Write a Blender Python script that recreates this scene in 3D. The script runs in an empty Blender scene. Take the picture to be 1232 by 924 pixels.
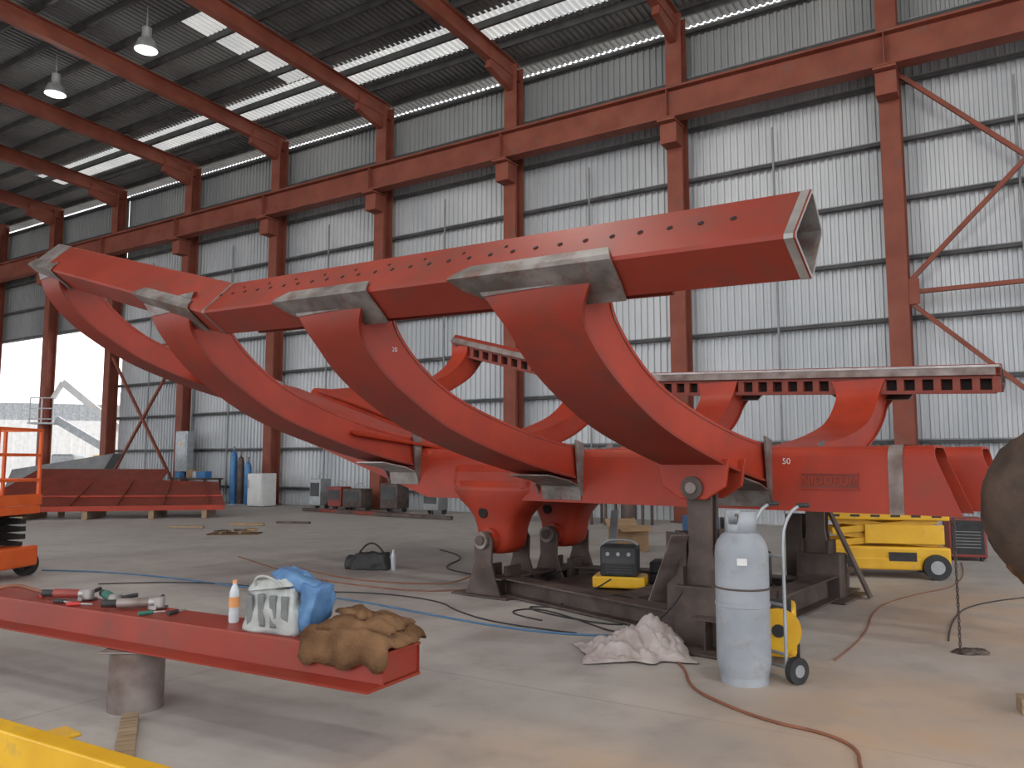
import bpy, math, random
from mathutils import Vector, Matrix, noise
random.seed(4)
S=bpy.context.scene
col=S.collection
# ------------------------------------------------------------ materials
def mat(name,c1,c2=None,scale=3.0,rough=.6,metal=0.0,bump=0.0,bscale=30,detail=6,lo=.35,hi=.65,emit=0,stretch=None,spec=.5,dust=None,dpos=(.55,.8)):
    m=bpy.data.materials.new(name); m.use_nodes=True
    nt=m.node_tree; b=nt.nodes['Principled BSDF']
    b.inputs['Roughness'].default_value=rough; b.inputs['Metallic'].default_value=metal
    b.inputs['Specular IOR Level'].default_value=spec
    if c2 is None: c2=tuple(x*.8 for x in c1)
    tc=nt.nodes.new('ShaderNodeTexCoord'); mp=nt.nodes.new('ShaderNodeMapping')
    if stretch: mp.inputs['Scale'].default_value=stretch
    nt.links.new(tc.outputs['Object'],mp.inputs['Vector'])
    n=nt.nodes.new('ShaderNodeTexNoise'); n.inputs['Scale'].default_value=scale; n.inputs['Detail'].default_value=detail
    nt.links.new(mp.outputs['Vector'],n.inputs['Vector'])
    r=nt.nodes.new('ShaderNodeValToRGB')
    r.color_ramp.elements[0].position=lo; r.color_ramp.elements[1].position=hi
    r.color_ramp.elements[0].color=(*c1,1); r.color_ramp.elements[1].color=(*c2,1)
    nt.links.new(n.outputs['Fac'],r.inputs['Fac'])
    out=r.outputs['Color']
    if dust:
        n2=nt.nodes.new('ShaderNodeTexNoise'); n2.inputs['Scale'].default_value=scale*2.2; n2.inputs['Detail'].default_value=9; n2.inputs['Roughness'].default_value=.65
        nt.links.new(tc.outputs['Object'],n2.inputs['Vector'])
        r2=nt.nodes.new('ShaderNodeValToRGB'); r2.color_ramp.elements[0].position=dpos[0]; r2.color_ramp.elements[1].position=dpos[1]
        nt.links.new(n2.outputs['Fac'],r2.inputs['Fac'])
        mx=nt.nodes.new('ShaderNodeMix'); mx.data_type='RGBA'
        nt.links.new(r2.outputs['Color'],mx.inputs['Factor']); nt.links.new(out,mx.inputs['A'])
        mx.inputs['B'].default_value=(*dust,1); out=mx.outputs['Result']
    nt.links.new(out,b.inputs['Base Color'])
    if bump>0:
        n3=nt.nodes.new('ShaderNodeTexNoise'); n3.inputs['Scale'].default_value=bscale; n3.inputs['Detail'].default_value=5
        nt.links.new(tc.outputs['Object'],n3.inputs['Vector'])
        bp=nt.nodes.new('ShaderNodeBump'); bp.inputs['Strength'].default_value=bump; bp.inputs['Distance'].default_value=.02
        nt.links.new(n3.outputs['Fac'],bp.inputs['Height']); nt.links.new(bp.outputs['Normal'],b.inputs['Normal'])
    if emit:
        nt.links.new(out,b.inputs['Emission Color']); b.inputs['Emission Strength'].default_value=emit
    return m
RED=mat('red_primer',(.315,.030,.013),(.40,.042,.017),1.4,.42,bump=.03,dust=(.26,.040,.022),dpos=(.5,.75),spec=.35)
REDD=mat('red_primer_dark_shaded',(.225,.028,.015),(.29,.036,.019),1.4,.46,bump=.03,dust=(.17,.042,.028),dpos=(.5,.75),spec=.35)  # darker red for rails and beam; paints shade into the rib outer flanges
RED2=mat('red_primer_dull',(.17,.034,.023),(.23,.045,.028),2.5,.5,dust=(.19,.075,.05),spec=.35)
COLR=mat('column_red',(.19,.052,.034),(.26,.078,.05),1.2,.65,dust=(.17,.10,.08),spec=.3)
RAW=mat('bare_steel',(.13,.115,.105),(.30,.275,.26),4,.48,.4,bump=.05,dust=(.17,.08,.06),dpos=(.5,.72))
RAWE=mat('bare_steel_ground',(.30,.29,.28),(.45,.43,.41),6,.38,.5)
RAWR=mat('bare_steel_rusty',(.15,.105,.09),(.31,.27,.25),4,.5,.4)
DSTL=mat('dark_steel',(.06,.042,.036),(.12,.09,.078),3,.58,.3,dust=(.16,.10,.075))
BLK=mat('black_rubber',(.015,.015,.016),(.03,.03,.03),8,.6)
HOLE=mat('hole_shade',(.012,.008,.008),(.02,.012,.01),8,.9)  # near-black colour painted in for the shade inside uncut holes and bores
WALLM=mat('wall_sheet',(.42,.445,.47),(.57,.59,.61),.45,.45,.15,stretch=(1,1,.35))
WALLD=mat('wall_sheet_shaded',(.23,.245,.255),(.32,.335,.34),.45,.5,.15,stretch=(1,1,.35))  # sheet colour darkened to paint in the weaker light high on the wall
ROOFM=mat('roof_sheet',(.14,.145,.15),(.31,.32,.32),.25,.6,.1,lo=.4,hi=.7)
SKYL=mat('skylight_sheet',(.70,.72,.72),(.85,.86,.84),1,.5,emit=.5)
GIRT=mat('girt_dark',(.045,.048,.052),(.085,.085,.085),2,.6,.3)
GIRG=mat('girt_grey',(.20,.205,.21),(.28,.285,.29),2,.6,.3)
GAL=mat('galvanised',(.30,.32,.34),(.42,.44,.45),6,.42,.4)
YEL=mat('yellow_paint',(.68,.36,.010),(.78,.45,.018),3,.4,dust=(.42,.28,.1),dpos=(.6,.85))
ORG=mat('orange_paint',(.70,.105,.015),(.78,.14,.025),3,.4)
WHT=mat('white_paint',(.60,.61,.61),(.70,.70,.69),3,.45)
CYLM=mat('cylinder_grey',(.27,.295,.325),(.36,.385,.41),3,.42,0,bump=.03,dust=(.24,.22,.205),spec=.3)
BLUE=mat('blue_paint',(.03,.13,.32),(.05,.20,.42),4,.45)
WOOD=mat('timber',(.22,.15,.09),(.36,.26,.16),4,.75,stretch=(1,8,8))
BRN=mat('brown_canvas',(.085,.042,.02),(.20,.11,.055),5,.95,bump=.5,bscale=60,spec=.2)
BRND=mat('dark_leather',(.030,.020,.014),(.08,.05,.034),5,.7,bump=.3)
RAG=mat('white_rag',(.34,.285,.26),(.48,.425,.40),5,.95,bump=.3,spec=.1)
BAGW=mat('bag_white',(.32,.335,.325),(.47,.49,.47),8,.7,bump=.2,spec=.3)
BAGG=mat('bag_grey',(.15,.16,.16),(.20,.21,.21),8,.7,bump=.2,spec=.3)
BAGB=mat('bag_blue',(.05,.13,.29),(.11,.24,.42),8,.6,bump=.2)
CLEAR=mat('bottle_plastic',(.50,.55,.58),(.60,.65,.68),8,.15)
ORB=mat('orange_drink',(.65,.28,.10),(.75,.38,.18),8,.3)
CARD=mat('cardboard',(.30,.19,.10),(.38,.25,.14),4,.85)
REDP=mat('red_plastic',(.42,.02,.02),(.5,.04,.03),4,.4)
REDB=mat('dull_red_case',(.20,.03,.025),(.28,.05,.04),4,.5)
HBR=mat('hose_brown',(.18,.07,.035),(.26,.10,.055),5,.6)
HBL=mat('hose_blue',(.05,.13,.24),(.08,.19,.32),5,.6)
CHALK=mat('chalk',(.6,.56,.54),(.75,.72,.70),5,.9)
GRASS=mat('outside_ground',(.45,.38,.30),(.58,.50,.42),.3,.95)
def floor_mat():
    m=bpy.data.materials.new('concrete_floor'); m.use_nodes=True
    nt=m.node_tree; b=nt.nodes['Principled BSDF']; N=nt.nodes.new; L=nt.links.new
    g=N('ShaderNodeNewGeometry')
    def noi(s,d=8):
        n=N('ShaderNodeTexNoise'); n.inputs['Scale'].default_value=s; n.inputs['Detail'].default_value=d; n.inputs['Roughness'].default_value=.62
        L(g.outputs['Position'],n.inputs['Vector']); return n
    def ramp(n,stops):
        r=N('ShaderNodeValToRGB'); cr=r.color_ramp
        while len(cr.elements)<len(stops): cr.elements.new(.5)
        for e,(p,c) in zip(cr.elements,stops): e.position=p; e.color=(*c,1)
        L(n,r.inputs['Fac']); return r
    a=ramp(noi(.55).outputs['Fac'],[(.3,(.355,.33,.305)),(.5,(.405,.378,.35)),(.7,(.45,.42,.39))])
    st=ramp(noi(2.6,10).outputs['Fac'],[(.36,(.72,.69,.66)),(.52,(1,1,1)),(.75,(1.05,1.04,1.02))])
    mx=N('ShaderNodeMix'); mx.data_type='RGBA'; mx.blend_type='MULTIPLY'; mx.inputs['Factor'].default_value=.45
    L(a.outputs['Color'],mx.inputs['A']); L(st.outputs['Color'],mx.inputs['B'])
    w=N('ShaderNodeVectorRotate'); w.rotation_type='Z_AXIS'; w.inputs['Angle'].default_value=math.radians(32.4); L(g.outputs['Position'],w.inputs['Vector'])
    br=N('ShaderNodeTexBrick'); br.offset=0; br.inputs['Scale'].default_value=1; br.inputs['Mortar Size'].default_value=.010; br.inputs['Brick Width'].default_value=5.35; br.inputs['Row Height'].default_value=5.0
    br.inputs['Color1'].default_value=(1,1,1,1); br.inputs['Color2'].default_value=(.97,.97,.97,1); br.inputs['Mortar'].default_value=(.6,.57,.55,1)
    L(w.outputs['Vector'],br.inputs['Vector'])
    mj=N('ShaderNodeMix'); mj.data_type='RGBA'; mj.blend_type='MULTIPLY'; mj.inputs['Factor'].default_value=.5
    L(mx.outputs['Result'],mj.inputs['A']); L(br.outputs['Color'],mj.inputs['B'])
    def patch(c,r):
        d=N('ShaderNodeVectorMath'); d.operation='DISTANCE'; d.inputs[1].default_value=c; L(g.outputs['Position'],d.inputs[0])
        mr=N('ShaderNodeMapRange'); mr.interpolation_type='SMOOTHSTEP'
        mr.inputs['From Min'].default_value=r; mr.inputs['From Max'].default_value=r*.15
        L(d.outputs['Value'],mr.inputs['Value']); return mr.outputs['Result']
    def add(x,y):
        q=N('ShaderNodeMath'); q.operation='MAXIMUM'; L(x,q.inputs[0]); L(y,q.inputs[1]); return q.outputs[0]
    p=add(add(patch((2.6,4.6,0),2.6),patch((.1,3.8,0),1.7)),patch((5.5,8.0,0),3.4))
    nn=ramp(noi(1.3).outputs['Fac'],[(.35,(.35,.35,.35)),(.65,(1,1,1))])
    q=N('ShaderNodeMath'); q.operation='MULTIPLY'; L(p,q.inputs[0]); L(nn.outputs['Color'],q.inputs[1])
    q2=N('ShaderNodeMath'); q2.operation='MULTIPLY'; q2.inputs[1].default_value=.75; L(q.outputs[0],q2.inputs[0])
    m2=N('ShaderNodeMix'); m2.data_type='RGBA'; L(q2.outputs[0],m2.inputs['Factor']); L(mj.outputs['Result'],m2.inputs['A']); m2.inputs['B'].default_value=(.50,.31,.17,1)
    L(m2.outputs['Result'],b.inputs['Base Color'])
    rr=ramp(noi(1.1).outputs['Fac'],[(.3,(.5,.5,.5)),(.7,(.75,.75,.75))]); L(rr.outputs['Color'],b.inputs['Roughness'])
    bp=N('ShaderNodeBump'); bp.inputs['Strength'].default_value=.12; bp.inputs['Distance'].default_value=.02
    L(noi(14).outputs['Fac'],bp.inputs['Height']); L(bp.outputs['Normal'],b.inputs['Normal'])
    return m
FLOOR=floor_mat()
# ------------------------------------------------------------ helpers
def grp(name,loc=(0,0,0),rz=0):
    e=bpy.data.objects.new(name,None); e.location=loc; e.rotation_euler=(0,0,math.radians(rz)); col.objects.link(e); return e
def mk(name,v,f,m,parent=None,loc=(0,0,0),rot=(0,0,0),smooth=False,bevel=0,mtx=None,seg=2):
    me=bpy.data.meshes.new(name); me.from_pydata([tuple(p) for p in v],[],f); me.update()
    ms=m if isinstance(m,(list,tuple)) else [m]
    for x in ms: me.materials.append(x)
    import bmesh
    bm=bmesh.new(); bm.from_mesh(me); bmesh.ops.recalc_face_normals(bm,faces=bm.faces); bm.to_mesh(me); bm.free()
    if smooth:
        for p in me.polygons: p.use_smooth=True
    o=bpy.data.objects.new(name,me); col.objects.link(o)
    if mtx is not None: o.matrix_local=mtx
    else: o.location=loc; o.rotation_euler=[math.radians(a) for a in rot]
    if parent: o.parent=parent
    if bevel:
        b=o.modifiers.new('bevel','BEVEL'); b.width=bevel; b.segments=seg; b.limit_method='ANGLE'
    return o
def box(name,m,size,loc=(0,0,0),parent=None,rot=(0,0,0),bevel=.006,mtx=None,taper=1.0):
    x,y,z=[s/2 for s in size]; t=taper
    v=[(-x,-y,-z),(x,-y,-z),(x,y,-z),(-x,y,-z),(-x*t,-y*t,z),(x*t,-y*t,z),(x*t,y*t,z),(-x*t,y*t,z)]
    f=[(0,3,2,1),(4,5,6,7),(0,1,5,4),(1,2,6,5),(2,3,7,6),(3,0,4,7)]
    return mk(name,v,f,m,parent,loc,rot,bevel=bevel,mtx=mtx)
def lathe(name,m,prof,loc=(0,0,0),parent=None,rot=(0,0,0),n=36,mtx=None,smooth=True):
    v=[];f=[]
    for r,z in prof:
        for i in range(n):
            a=2*math.pi*i/n; v.append((r*math.cos(a),r*math.sin(a),z))
    for k in range(len(prof)-1):
        for i in range(n):
            j=(i+1)%n; f.append((k*n+i,k*n+j,(k+1)*n+j,(k+1)*n+i))
    f.append(tuple(range(n))); f.append(tuple((len(prof)-1)*n+i for i in range(n)))
    o=mk(name,v,f,m,parent,loc,rot,smooth=smooth,mtx=mtx)
    if smooth:
        e=o.modifiers.new('es','EDGE_SPLIT'); e.split_angle=math.radians(25)
    return o
def cyl(name,m,r,h,loc=(0,0,0),parent=None,rot=(0,0,0),n=28,r2=None):
    return lathe(name,m,[(r,-h/2),(r if r2 is None else r2,h/2)],loc,parent,rot,n)
def along(p0,p1):
    p0=Vector(p0);p1=Vector(p1); d=(p1-p0).normalized()
    up=Vector((0,0,1)) if abs(d.z)<.99 else Vector((0,1,0))
    x=up.cross(d).normalized(); y=d.cross(x).normalized()
    M=Matrix((x,y,d)).transposed().to_4x4(); M.translation=(p0+p1)/2
    return M,(p1-p0).length
def bar(name,m,p0,p1,w,h,parent=None,bevel=.004):
    M,l=along(p0,p1); return box(name,m,(w,h,l),parent=parent,mtx=M,bevel=bevel)
def rod(name,m,p0,p1,r,parent=None,n=16):
    M,l=along(p0,p1); return lathe(name,m,[(r,-l/2),(r,l/2)],parent=parent,mtx=M,n=n)
def prism(name,m,poly,p0,p1,parent=None,bevel=0,smooth=False):
    M,l=along(p0,p1); n=len(poly)
    v=[(x,y,-l/2) for x,y in poly]+[(x,y,l/2) for x,y in poly]
    f=[tuple(range(n)),tuple(range(n,2*n))]+[(i,(i+1)%n,n+(i+1)%n,n+i) for i in range(n)]
    return mk(name,v,f,m,parent,mtx=M,bevel=bevel,smooth=smooth)
def plate(name,m,pts,th,parent,bevel=0):
    o=mk(name,pts,[tuple(range(len(pts)))],m,parent); s=o.modifiers.new('s','SOLIDIFY'); s.thickness=th; s.offset=0
    return o
def ibeam(name,m,p0,p1,H,B,tf,tw,parent=None):
    h=H/2;b=B/2;t=tw/2
    P=[(-b,-h),(b,-h),(b,-h+tf),(t,-h+tf),(t,h-tf),(b,h-tf),(b,h),(-b,h),(-b,h-tf),(-t,h-tf),(-t,-h+tf),(-b,-h+tf)]
    return prism(name,m,P,p0,p1,parent)
def tube(name,m,pts,r,parent=None,cyclic=False,kind='NURBS'):
    c=bpy.data.curves.new(name,'CURVE'); c.dimensions='3D'; c.bevel_depth=r; c.bevel_resolution=3; c.resolution_u=10; c.use_fill_caps=True
    s=c.splines.new(kind); s.points.add(len(pts)-1)
    for i,p in enumerate(pts): s.points[i].co=(*p,1)
    s.use_cyclic_u=cyclic
    if kind=='NURBS': s.order_u=3; s.use_endpoint_u=not cyclic
    c.materials.append(m)
    o=bpy.data.objects.new(name,c); col.objects.link(o)
    if parent:o.parent=parent
    return o
def heap(name,m,size,loc,parent=None,seed=0,amp=.3,rz=0,freq=2.2,flat=True,n=48):
    v=[];f=[]
    for i in range(n//2+1):
        th=math.pi*i/(n//2)
        for j in range(n):
            ph=2*math.pi*j/n
            p=Vector((math.sin(th)*math.cos(ph),math.sin(th)*math.sin(ph),math.cos(th)))
            k=1+amp*(noise.noise(p*freq+Vector((seed,seed*2,0)))+.5*noise.ridged_multi_fractal(p*freq*1.3+Vector((seed,0,5)),1,2,2,1,2)-.4)
            q=Vector((p.x*size[0]/2*k,p.y*size[1]/2*k,p.z*size[2]*k))
            if flat: q.z=max(q.z,0)
            v.append(q)
    for i in range(n//2):
        for j in range(n):
            k=(j+1)%n; f.append((i*n+j,i*n+k,(i+1)*n+k,(i+1)*n+j))
    return mk(name,v,f,m,parent,loc,(0,0,rz),smooth=True)
def drape(name,m,fn,nu,nv,th,parent,loc=(0,0,0),rot=(0,0,0)):
    v=[fn(i/nu,j/nv) for i in range(nu+1) for j in range(nv+1)]
    f=[(i*(nv+1)+j,i*(nv+1)+j+1,(i+1)*(nv+1)+j+1,(i+1)*(nv+1)+j) for i in range(nu) for j in range(nv)]
    o=mk(name,v,f,m,parent,loc,rot,smooth=True); s=o.modifiers.new('s','SOLIDIFY'); s.thickness=th; s.offset=1; return o
def text(name,s,size,m,loc,rot,parent,ext=.002):
    c=bpy.data.curves.new(name,'FONT'); c.body=s; c.size=size; c.extrude=ext; c.align_x='CENTER'; c.align_y='CENTER'; c.materials.append(m)
    o=bpy.data.objects.new(name,c); col.objects.link(o); o.location=loc; o.rotation_euler=[math.radians(a) for a in rot]; o.parent=parent; return o

# ------------------------------------------------------------ camera
cd=bpy.data.cameras.new('camera'); cam=bpy.data.objects.new('camera',cd); col.objects.link(cam)
cam.location=(0,0,1.6); cam.rotation_euler=(math.radians(90+5.55),0,0)
cd.sensor_width=36; cd.lens=36*958/1232; cd.clip_end=400
S.camera=cam

# ------------------------------------------------------------ building
fl=mk('floor',[(-75,-25,0),(45,-25,0),(45,60,0),(-75,60,0)],[(0,1,2,3)],FLOOR)
gd=mk('ground_outside',[(-200,-120,-.03),(150,-120,-.03),(150,160,-.03),(-200,160,-.03)],[(0,1,2,3)],GRASS)
WA=-32.4; WO=(9.09,18.4,0)
BAY=5.35
wall=grp('wall_back',WO,WA)
def corr_wall(name,x0,x1,z0,z1,y,m,parent,pitch=.19,dep=.05):
    n=int(round((x1-x0)/pitch)); pitch=(x1-x0)/n; v=[];f=[]
    xs=[]
    for i in range(n):
        a=x0+i*pitch
        xs+= [(a,0),(a+pitch*.45,0),(a+pitch*.55,dep),(a+pitch*.90,dep)]
    xs.append((x1,0))
    for x,d in xs: v+=[(x,y-d,z0),(x,y-d,z1)]
    for i in range(len(xs)-1): f.append((2*i,2*i+2,2*i+3,2*i+1))
    return mk(name,v,f,m,parent)
for b in range(-6,3):
    for (z0,z1,dy) in ((0,4.6,.16),(4.6,9.1,.18),(9.1,11.6,.2),(11.6,13.75,.2)):
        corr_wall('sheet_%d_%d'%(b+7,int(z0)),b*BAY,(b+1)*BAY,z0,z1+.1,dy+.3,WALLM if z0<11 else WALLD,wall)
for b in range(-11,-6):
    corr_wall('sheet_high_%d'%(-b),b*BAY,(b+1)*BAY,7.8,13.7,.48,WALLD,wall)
zs=[.6,2.05,3.5,4.95,6.4,7.85,9.3,10.75,12.2,13.6]
for i,z in enumerate(zs):
    nb=9+(5 if z>7.5 else 0); xc=3*BAY-nb*BAY/2
    box('girt_%d'%i,GIRT,(nb*BAY,.14,.08),(xc,.28,z),wall)
    box('girt_lip_%d'%i,GIRG,(nb*BAY,.10,.025),(xc,.27,z+.06),wall,bevel=0)
for b in range(-6,3):
    box('mid_post_%d'%(b+7),GIRG,(.05,.04,10.0),((b+.47)*BAY,.20,5.3),wall)
for k in range(-11,4):
    x=k*BAY
    c=grp('column',(WO[0]+x*math.cos(math.radians(WA)),WO[1]+x*math.sin(math.radians(WA)),0),WA)
    ibeam('shaft',COLR,(0,0,0),(0,0,14.0),.42,.46,.03,.03,c)
    box('face_plate',COLR,(.44,.03,10.6),(0,-.24,5.3),c)
    box('base_plate',DSTL,(.6,.6,.04),(0,0,.02),c)
    box('corbel_top',COLR,(.5,.75,.06),(0,-.5,10.72),c)
    box('corbel_block',COLR,(.46,.5,.55),(0,-.45,10.4),c)
cb=grp('crane_runway_beam',WO,WA)
ibeam('girder',COLR,(-11*BAY,-.62,11.2),(3*BAY,-.62,11.2),.85,.42,.05,.03,cb)
box('crane_rail',DSTL,(14*BAY,.08,.1),(-4*BAY,-.62,11.68),cb)
for i in range(-11,3):
    box('stiffener_%d'%(i+12),COLR,(.02,.19,.75),(i*BAY,-.73,11.2),cb,bevel=0)
br=grp('wall_bracing',WO,WA)
for i,(a,b_) in enumerate([((0,11),(BAY,5.5)),((0,5.5),(BAY,11)),((0,5.5),(BAY,0.2)),((0,5.5),(BAY,5.5)),
                ((-6*BAY,6.5),(-5*BAY,.3)),((-6*BAY,.3),(-5*BAY,6.5)),((-6*BAY,6.5),(-5*BAY,6.5))]):
    bar('brace_%d'%i,COLR,(a[0],-.12,a[1]),(b_[0],-.12,b_[1]),.10,.10,br)
box('node_plate',COLR,(.5,.03,.6),(.2,-.2,5.5),br)
SL=.045
roof=grp('ceiling',WO,WA)
def rz_(y): return 14.35+SL*(-y)
RX0,RX1=-11*BAY,3*BAY
def roof_sheet(name,x0,x1,y0,y1,m,dz=0,pitch=.2):
    n=int((x1-x0)/pitch); v=[];f=[]; xs=[]
    for i in range(n):
        a=x0+i*pitch; xs+=[(a,0),(a+pitch*.5,0),(a+pitch*.6,.05),(a+pitch*.9,.05)]
    xs.append((x1,0))
    for x,d in xs: v+=[(x,y0,rz_(y0)+d+dz),(x,y1,rz_(y1)+d+dz)]
    for i in range(len(xs)-1): f.append((2*i,2*i+2,2*i+3,2*i+1))
    return mk(name,v,f,m,roof)
roof_sheet('sheeting',RX0,RX1,-2.4,-33,ROOFM)
roof_sheet('eave_sheeting',RX0,RX1,1.2,-1.2,ROOFM)
roof_sheet('skylight_strip_left',RX0,-6.5*BAY,-1.1,-2.5,ROOFM,.03)
roof_sheet('skylight_strip',-6.5*BAY,RX1,-1.1,-2.5,SKYL,.03)
for k in (-3.4,-1.45,.4,1.7): roof_sheet('skylight_panel_%d'%int(k*10+40),k*BAY,k*BAY+1.0,-2.5,-6.8,SKYL,-.03)
y=.3;i=0
while y>-33:
    bar('purlin_%d'%i,GIRT,(RX0,y,rz_(y)-.11),(RX1,y,rz_(y)-.11),.09,.22,roof,bevel=0); y-=1.2;i+=1
for k in range(-11,4):
    ibeam('rafter_%d'%(k+12),COLR,(k*BAY,.2,rz_(0)-.5),(k*BAY,-33,rz_(-33)-.5),.55,.26,.03,.02,roof)
    prism('haunch_%d'%(k+12),COLR,[(-.1,-.3),(.1,-.3),(.1,.3),(-.1,.3)],(k*BAY,-.2,rz_(0)-.9),(k*BAY,-1.4,rz_(-1.4)-.72),roof)
for k in range(-11,4,2):
    x=k*BAY; a=math.radians(WA)
    c=grp('column',(WO[0]+x*math.cos(a)+32.5*math.sin(a),WO[1]+x*math.sin(a)-32.5*math.cos(a),0),WA)
    ibeam('shaft',COLR,(0,0,0),(0,0,15.0),.42,.46,.03,.03,c)
gw=grp('wall_left',WO,WA)
box('gable',WALLD,(.06,33,7.0),(RX0-.1,-16.4,11.3),gw)
for yy in (-6,-12,-18,-24,-30):
    ibeam('gable_post_%d'%(-yy),COLR,(RX0,yy,0),(RX0,yy,14.3),.3,.3,.03,.02,gw)
def lamp(loc,e):
    g=grp('high_bay_lamp',loc)
    rod('rod',GAL,(0,0,.3),(0,0,1.0),.02,g)
    cyl('housing',GAL,.13,.34,(0,0,.2),g)
    lathe('shade',GAL,[(.12,.08),(.22,0),(.30,-.22),(.31,-.28),(.29,-.26),(.1,0)],(0,0,0),g)
    cyl('bulb',WHT,.09,.2,(0,0,-.1),g)
    l=bpy.data.lights.new('lamp','POINT'); l.energy=e; l.shadow_soft_size=.5 if e>100 else .25; l.color=(1,.97,.9)
    o=bpy.data.objects.new('glow',l); col.objects.link(o); o.parent=g; o.location=(0,0,-.9 if e>100 else -.55)
lamp((-10.3,21.4,13.4),60); lamp((-14.4,24.1,13.4),60)
for p in ((-2,12,13.9),(3,3,14.2),(-9,8,14.2),(-2,-2,14.4),(5,-5,14.2)): lamp(p,650)  # unseen extra lamps, added above the view to brighten the interior

# ------------------------------------------------------------ truck tray frame
T=grp('truck_tray_frame',(2.69,8.45,0),-38)
def dz(x,side=-1):
    o=.05 if side<0 else -.10
    if x>-3.87: return (1.75-x)/5.62*.25+o
    return .25+(-3.87-x)*.268+o
def fz(x): return 0 if x>-4.2 else (-4.2-x)*.30
SEC=[(-.13,2.72),(.21,3.07),(.365,2.85),(.15,2.53)]
def rail(side):
    name='near' if side<0 else 'far'
    cy=4.1*side
    xs=[1.75,-3.87,-7.94]; v=[];f=[]
    cyc=sum(p[0] for p in SEC)/4; czc=sum(p[1] for p in SEC)/4
    sec=[]
    for i in range(4):
        p=Vector(SEC[i]);a=Vector(SEC[i-1]);b=Vector(SEC[(i+1)%4])
        sec+= [p+(a-p)*.05,p+(b-p)*.05]
    if side>0:
        sec=[Vector((p.x,2.80+(p.y-2.80)*.72)) for p in sec]
        czc=2.80
    n=len(sec)
    for x in xs:
        for p in sec: v.append((x,cy+(-side)*p.x,p.y+dz(x,side)))
        for p in sec:
            q=Vector((cyc,czc))+(p-Vector((cyc,czc)))*.9; v.append((x,cy+(-side)*q.x,q.y+dz(x,side)))
    mi=[]
    for k in range(2):
        for i in range(n):
            j=(i+1)%n
            f.append((k*2*n+i,k*2*n+j,(k+1)*2*n+j,(k+1)*2*n+i)); mi.append(0)
            f.append((k*2*n+n+i,k*2*n+n+j,(k+1)*2*n+n+j,(k+1)*2*n+n+i)); mi.append(1)
    for k in (0,2):
        for i in range(n):
            j=(i+1)%n; f.append((k*2*n+i,k*2*n+j,k*2*n+n+j,k*2*n+n+i)); mi.append(2)
    o=mk(name+'_rail',v,f,[REDD,RAW,RAWE],T)
    for p,m_ in zip(o.data.polygons,mi): p.material_index=m_
    if side<0:
        for i in range(27):
            x=1.35-i*.2
            fr=.55
            p=Vector((x,cy-side*(SEC[0][0]+.34*fr),SEC[0][1]+.35*fr+dz(x)))
            cyl(name+'_bolt_hole_%d'%i,HOLE,.019,.008,p,T,(45,0,0),n=14)
        for i in range(9):
            x=-.35-i*.4; fr=.72
            cyl(name+'_bolt_hole_upper_%d'%i,HOLE,.014,.008,(x,cy+(SEC[0][0]+.34*fr),SEC[0][1]+.35*fr+dz(x)),T,(45,0,0),n=12)
        for nm,x,w,mm in (('kink_weld',-3.87,.035,RAW),('kink_weld_red',-3.80,.015,RED2),('rear_edge_ground',1.715,.05,RAWE),('front_edge_ground',-7.75,.38,RAW)):
            vv=[]
            for xx in (x-w/2,x+w/2):
                for q in sec:
                    c_=Vector((cyc,czc)); d=(q-c_)*1.012
                    vv.append((xx,cy+(c_+d).x,(c_+d).y+dz(xx)))
            mk(name+'_'+nm,vv,[(i,(i+1)%n,n+(i+1)%n,n+i) for i in range(n)],mm,T)
    yi=cy-side*.40
    def seg(xa,xb,nb,tag):
        for zz,h,t in ((2.80,.05,'top'),(2.60,.05,'bottom')):
            bar('%s_notch_%s_%s'%(name,t,tag),RED2,(xa,yi,zz+dz(xa,side)),(xb,yi,zz+dz(xb,side)),.03,h,T,0)
        bar('%s_notch_lip_%s'%(name,tag),RAWR,(xa,yi-side*.02,2.87+dz(xa,side)),(xb,yi-side*.02,2.87+dz(xb,side)),.10,.10,T,0)
        bar('%s_notch_back_%s'%(name,tag),HOLE,(xa,yi+side*.10,2.70+dz(xa,side)),(xb,yi+side*.10,2.70+dz(xb,side)),.02,.22,T,0)  # dark strip added as the shade seen through the notches
        for i in range(nb+1):
            x=xa+(xb-xa)*i/nb
            box('%s_notch_post_%s_%d'%(name,tag,i),RED2,(.09,.12,.2),(x,yi+side*.04,2.70+dz(x,side)),T,bevel=0)
    if side>0:
        seg(1.7,-3.8,24,'a'); seg(-3.95,-7.8,16,'b')
        bar('far_top_edge',RAWE,(1.75,yi+side*.0,2.935+dz(1.75,1)),(-3.87,yi,2.935+dz(-3.87,1)),.16,.03,T,0)
    else: seg(.8,-3.7,18,'a')
    return o
rail(-1); rail(1)
def crom(P,n):
    out=[];m=len(P)
    for i in range(n+1):
        t=i/n*(m-1);k=min(int(t),m-2);u=t-k
        p0=P[max(k-1,0)];p1=P[k];p2=P[k+1];p3=P[min(k+2,m-1)]
        out.append(tuple(.5*(2*b+(c-a)*u+(2*a-5*b+4*c-d)*u*u+(-a+3*b-3*c+d)*u**3) for a,b,c,d in zip(p0,p1,p2,p3)))
    return out
OUT=[(-4.14,2.76),(-4.07,2.46),(-3.80,2.19),(-3.40,1.98),(-2.88,1.79),(-2.1,1.61),(-1.3,1.47),(-.70,1.39)]
INN=[(-3.66,2.78),(-3.62,2.58),(-3.40,2.36),(-3.02,2.15),(-2.55,2.02),(-1.9,1.90),(-1.3,1.82),(-.70,1.76)]
NS=40
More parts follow.
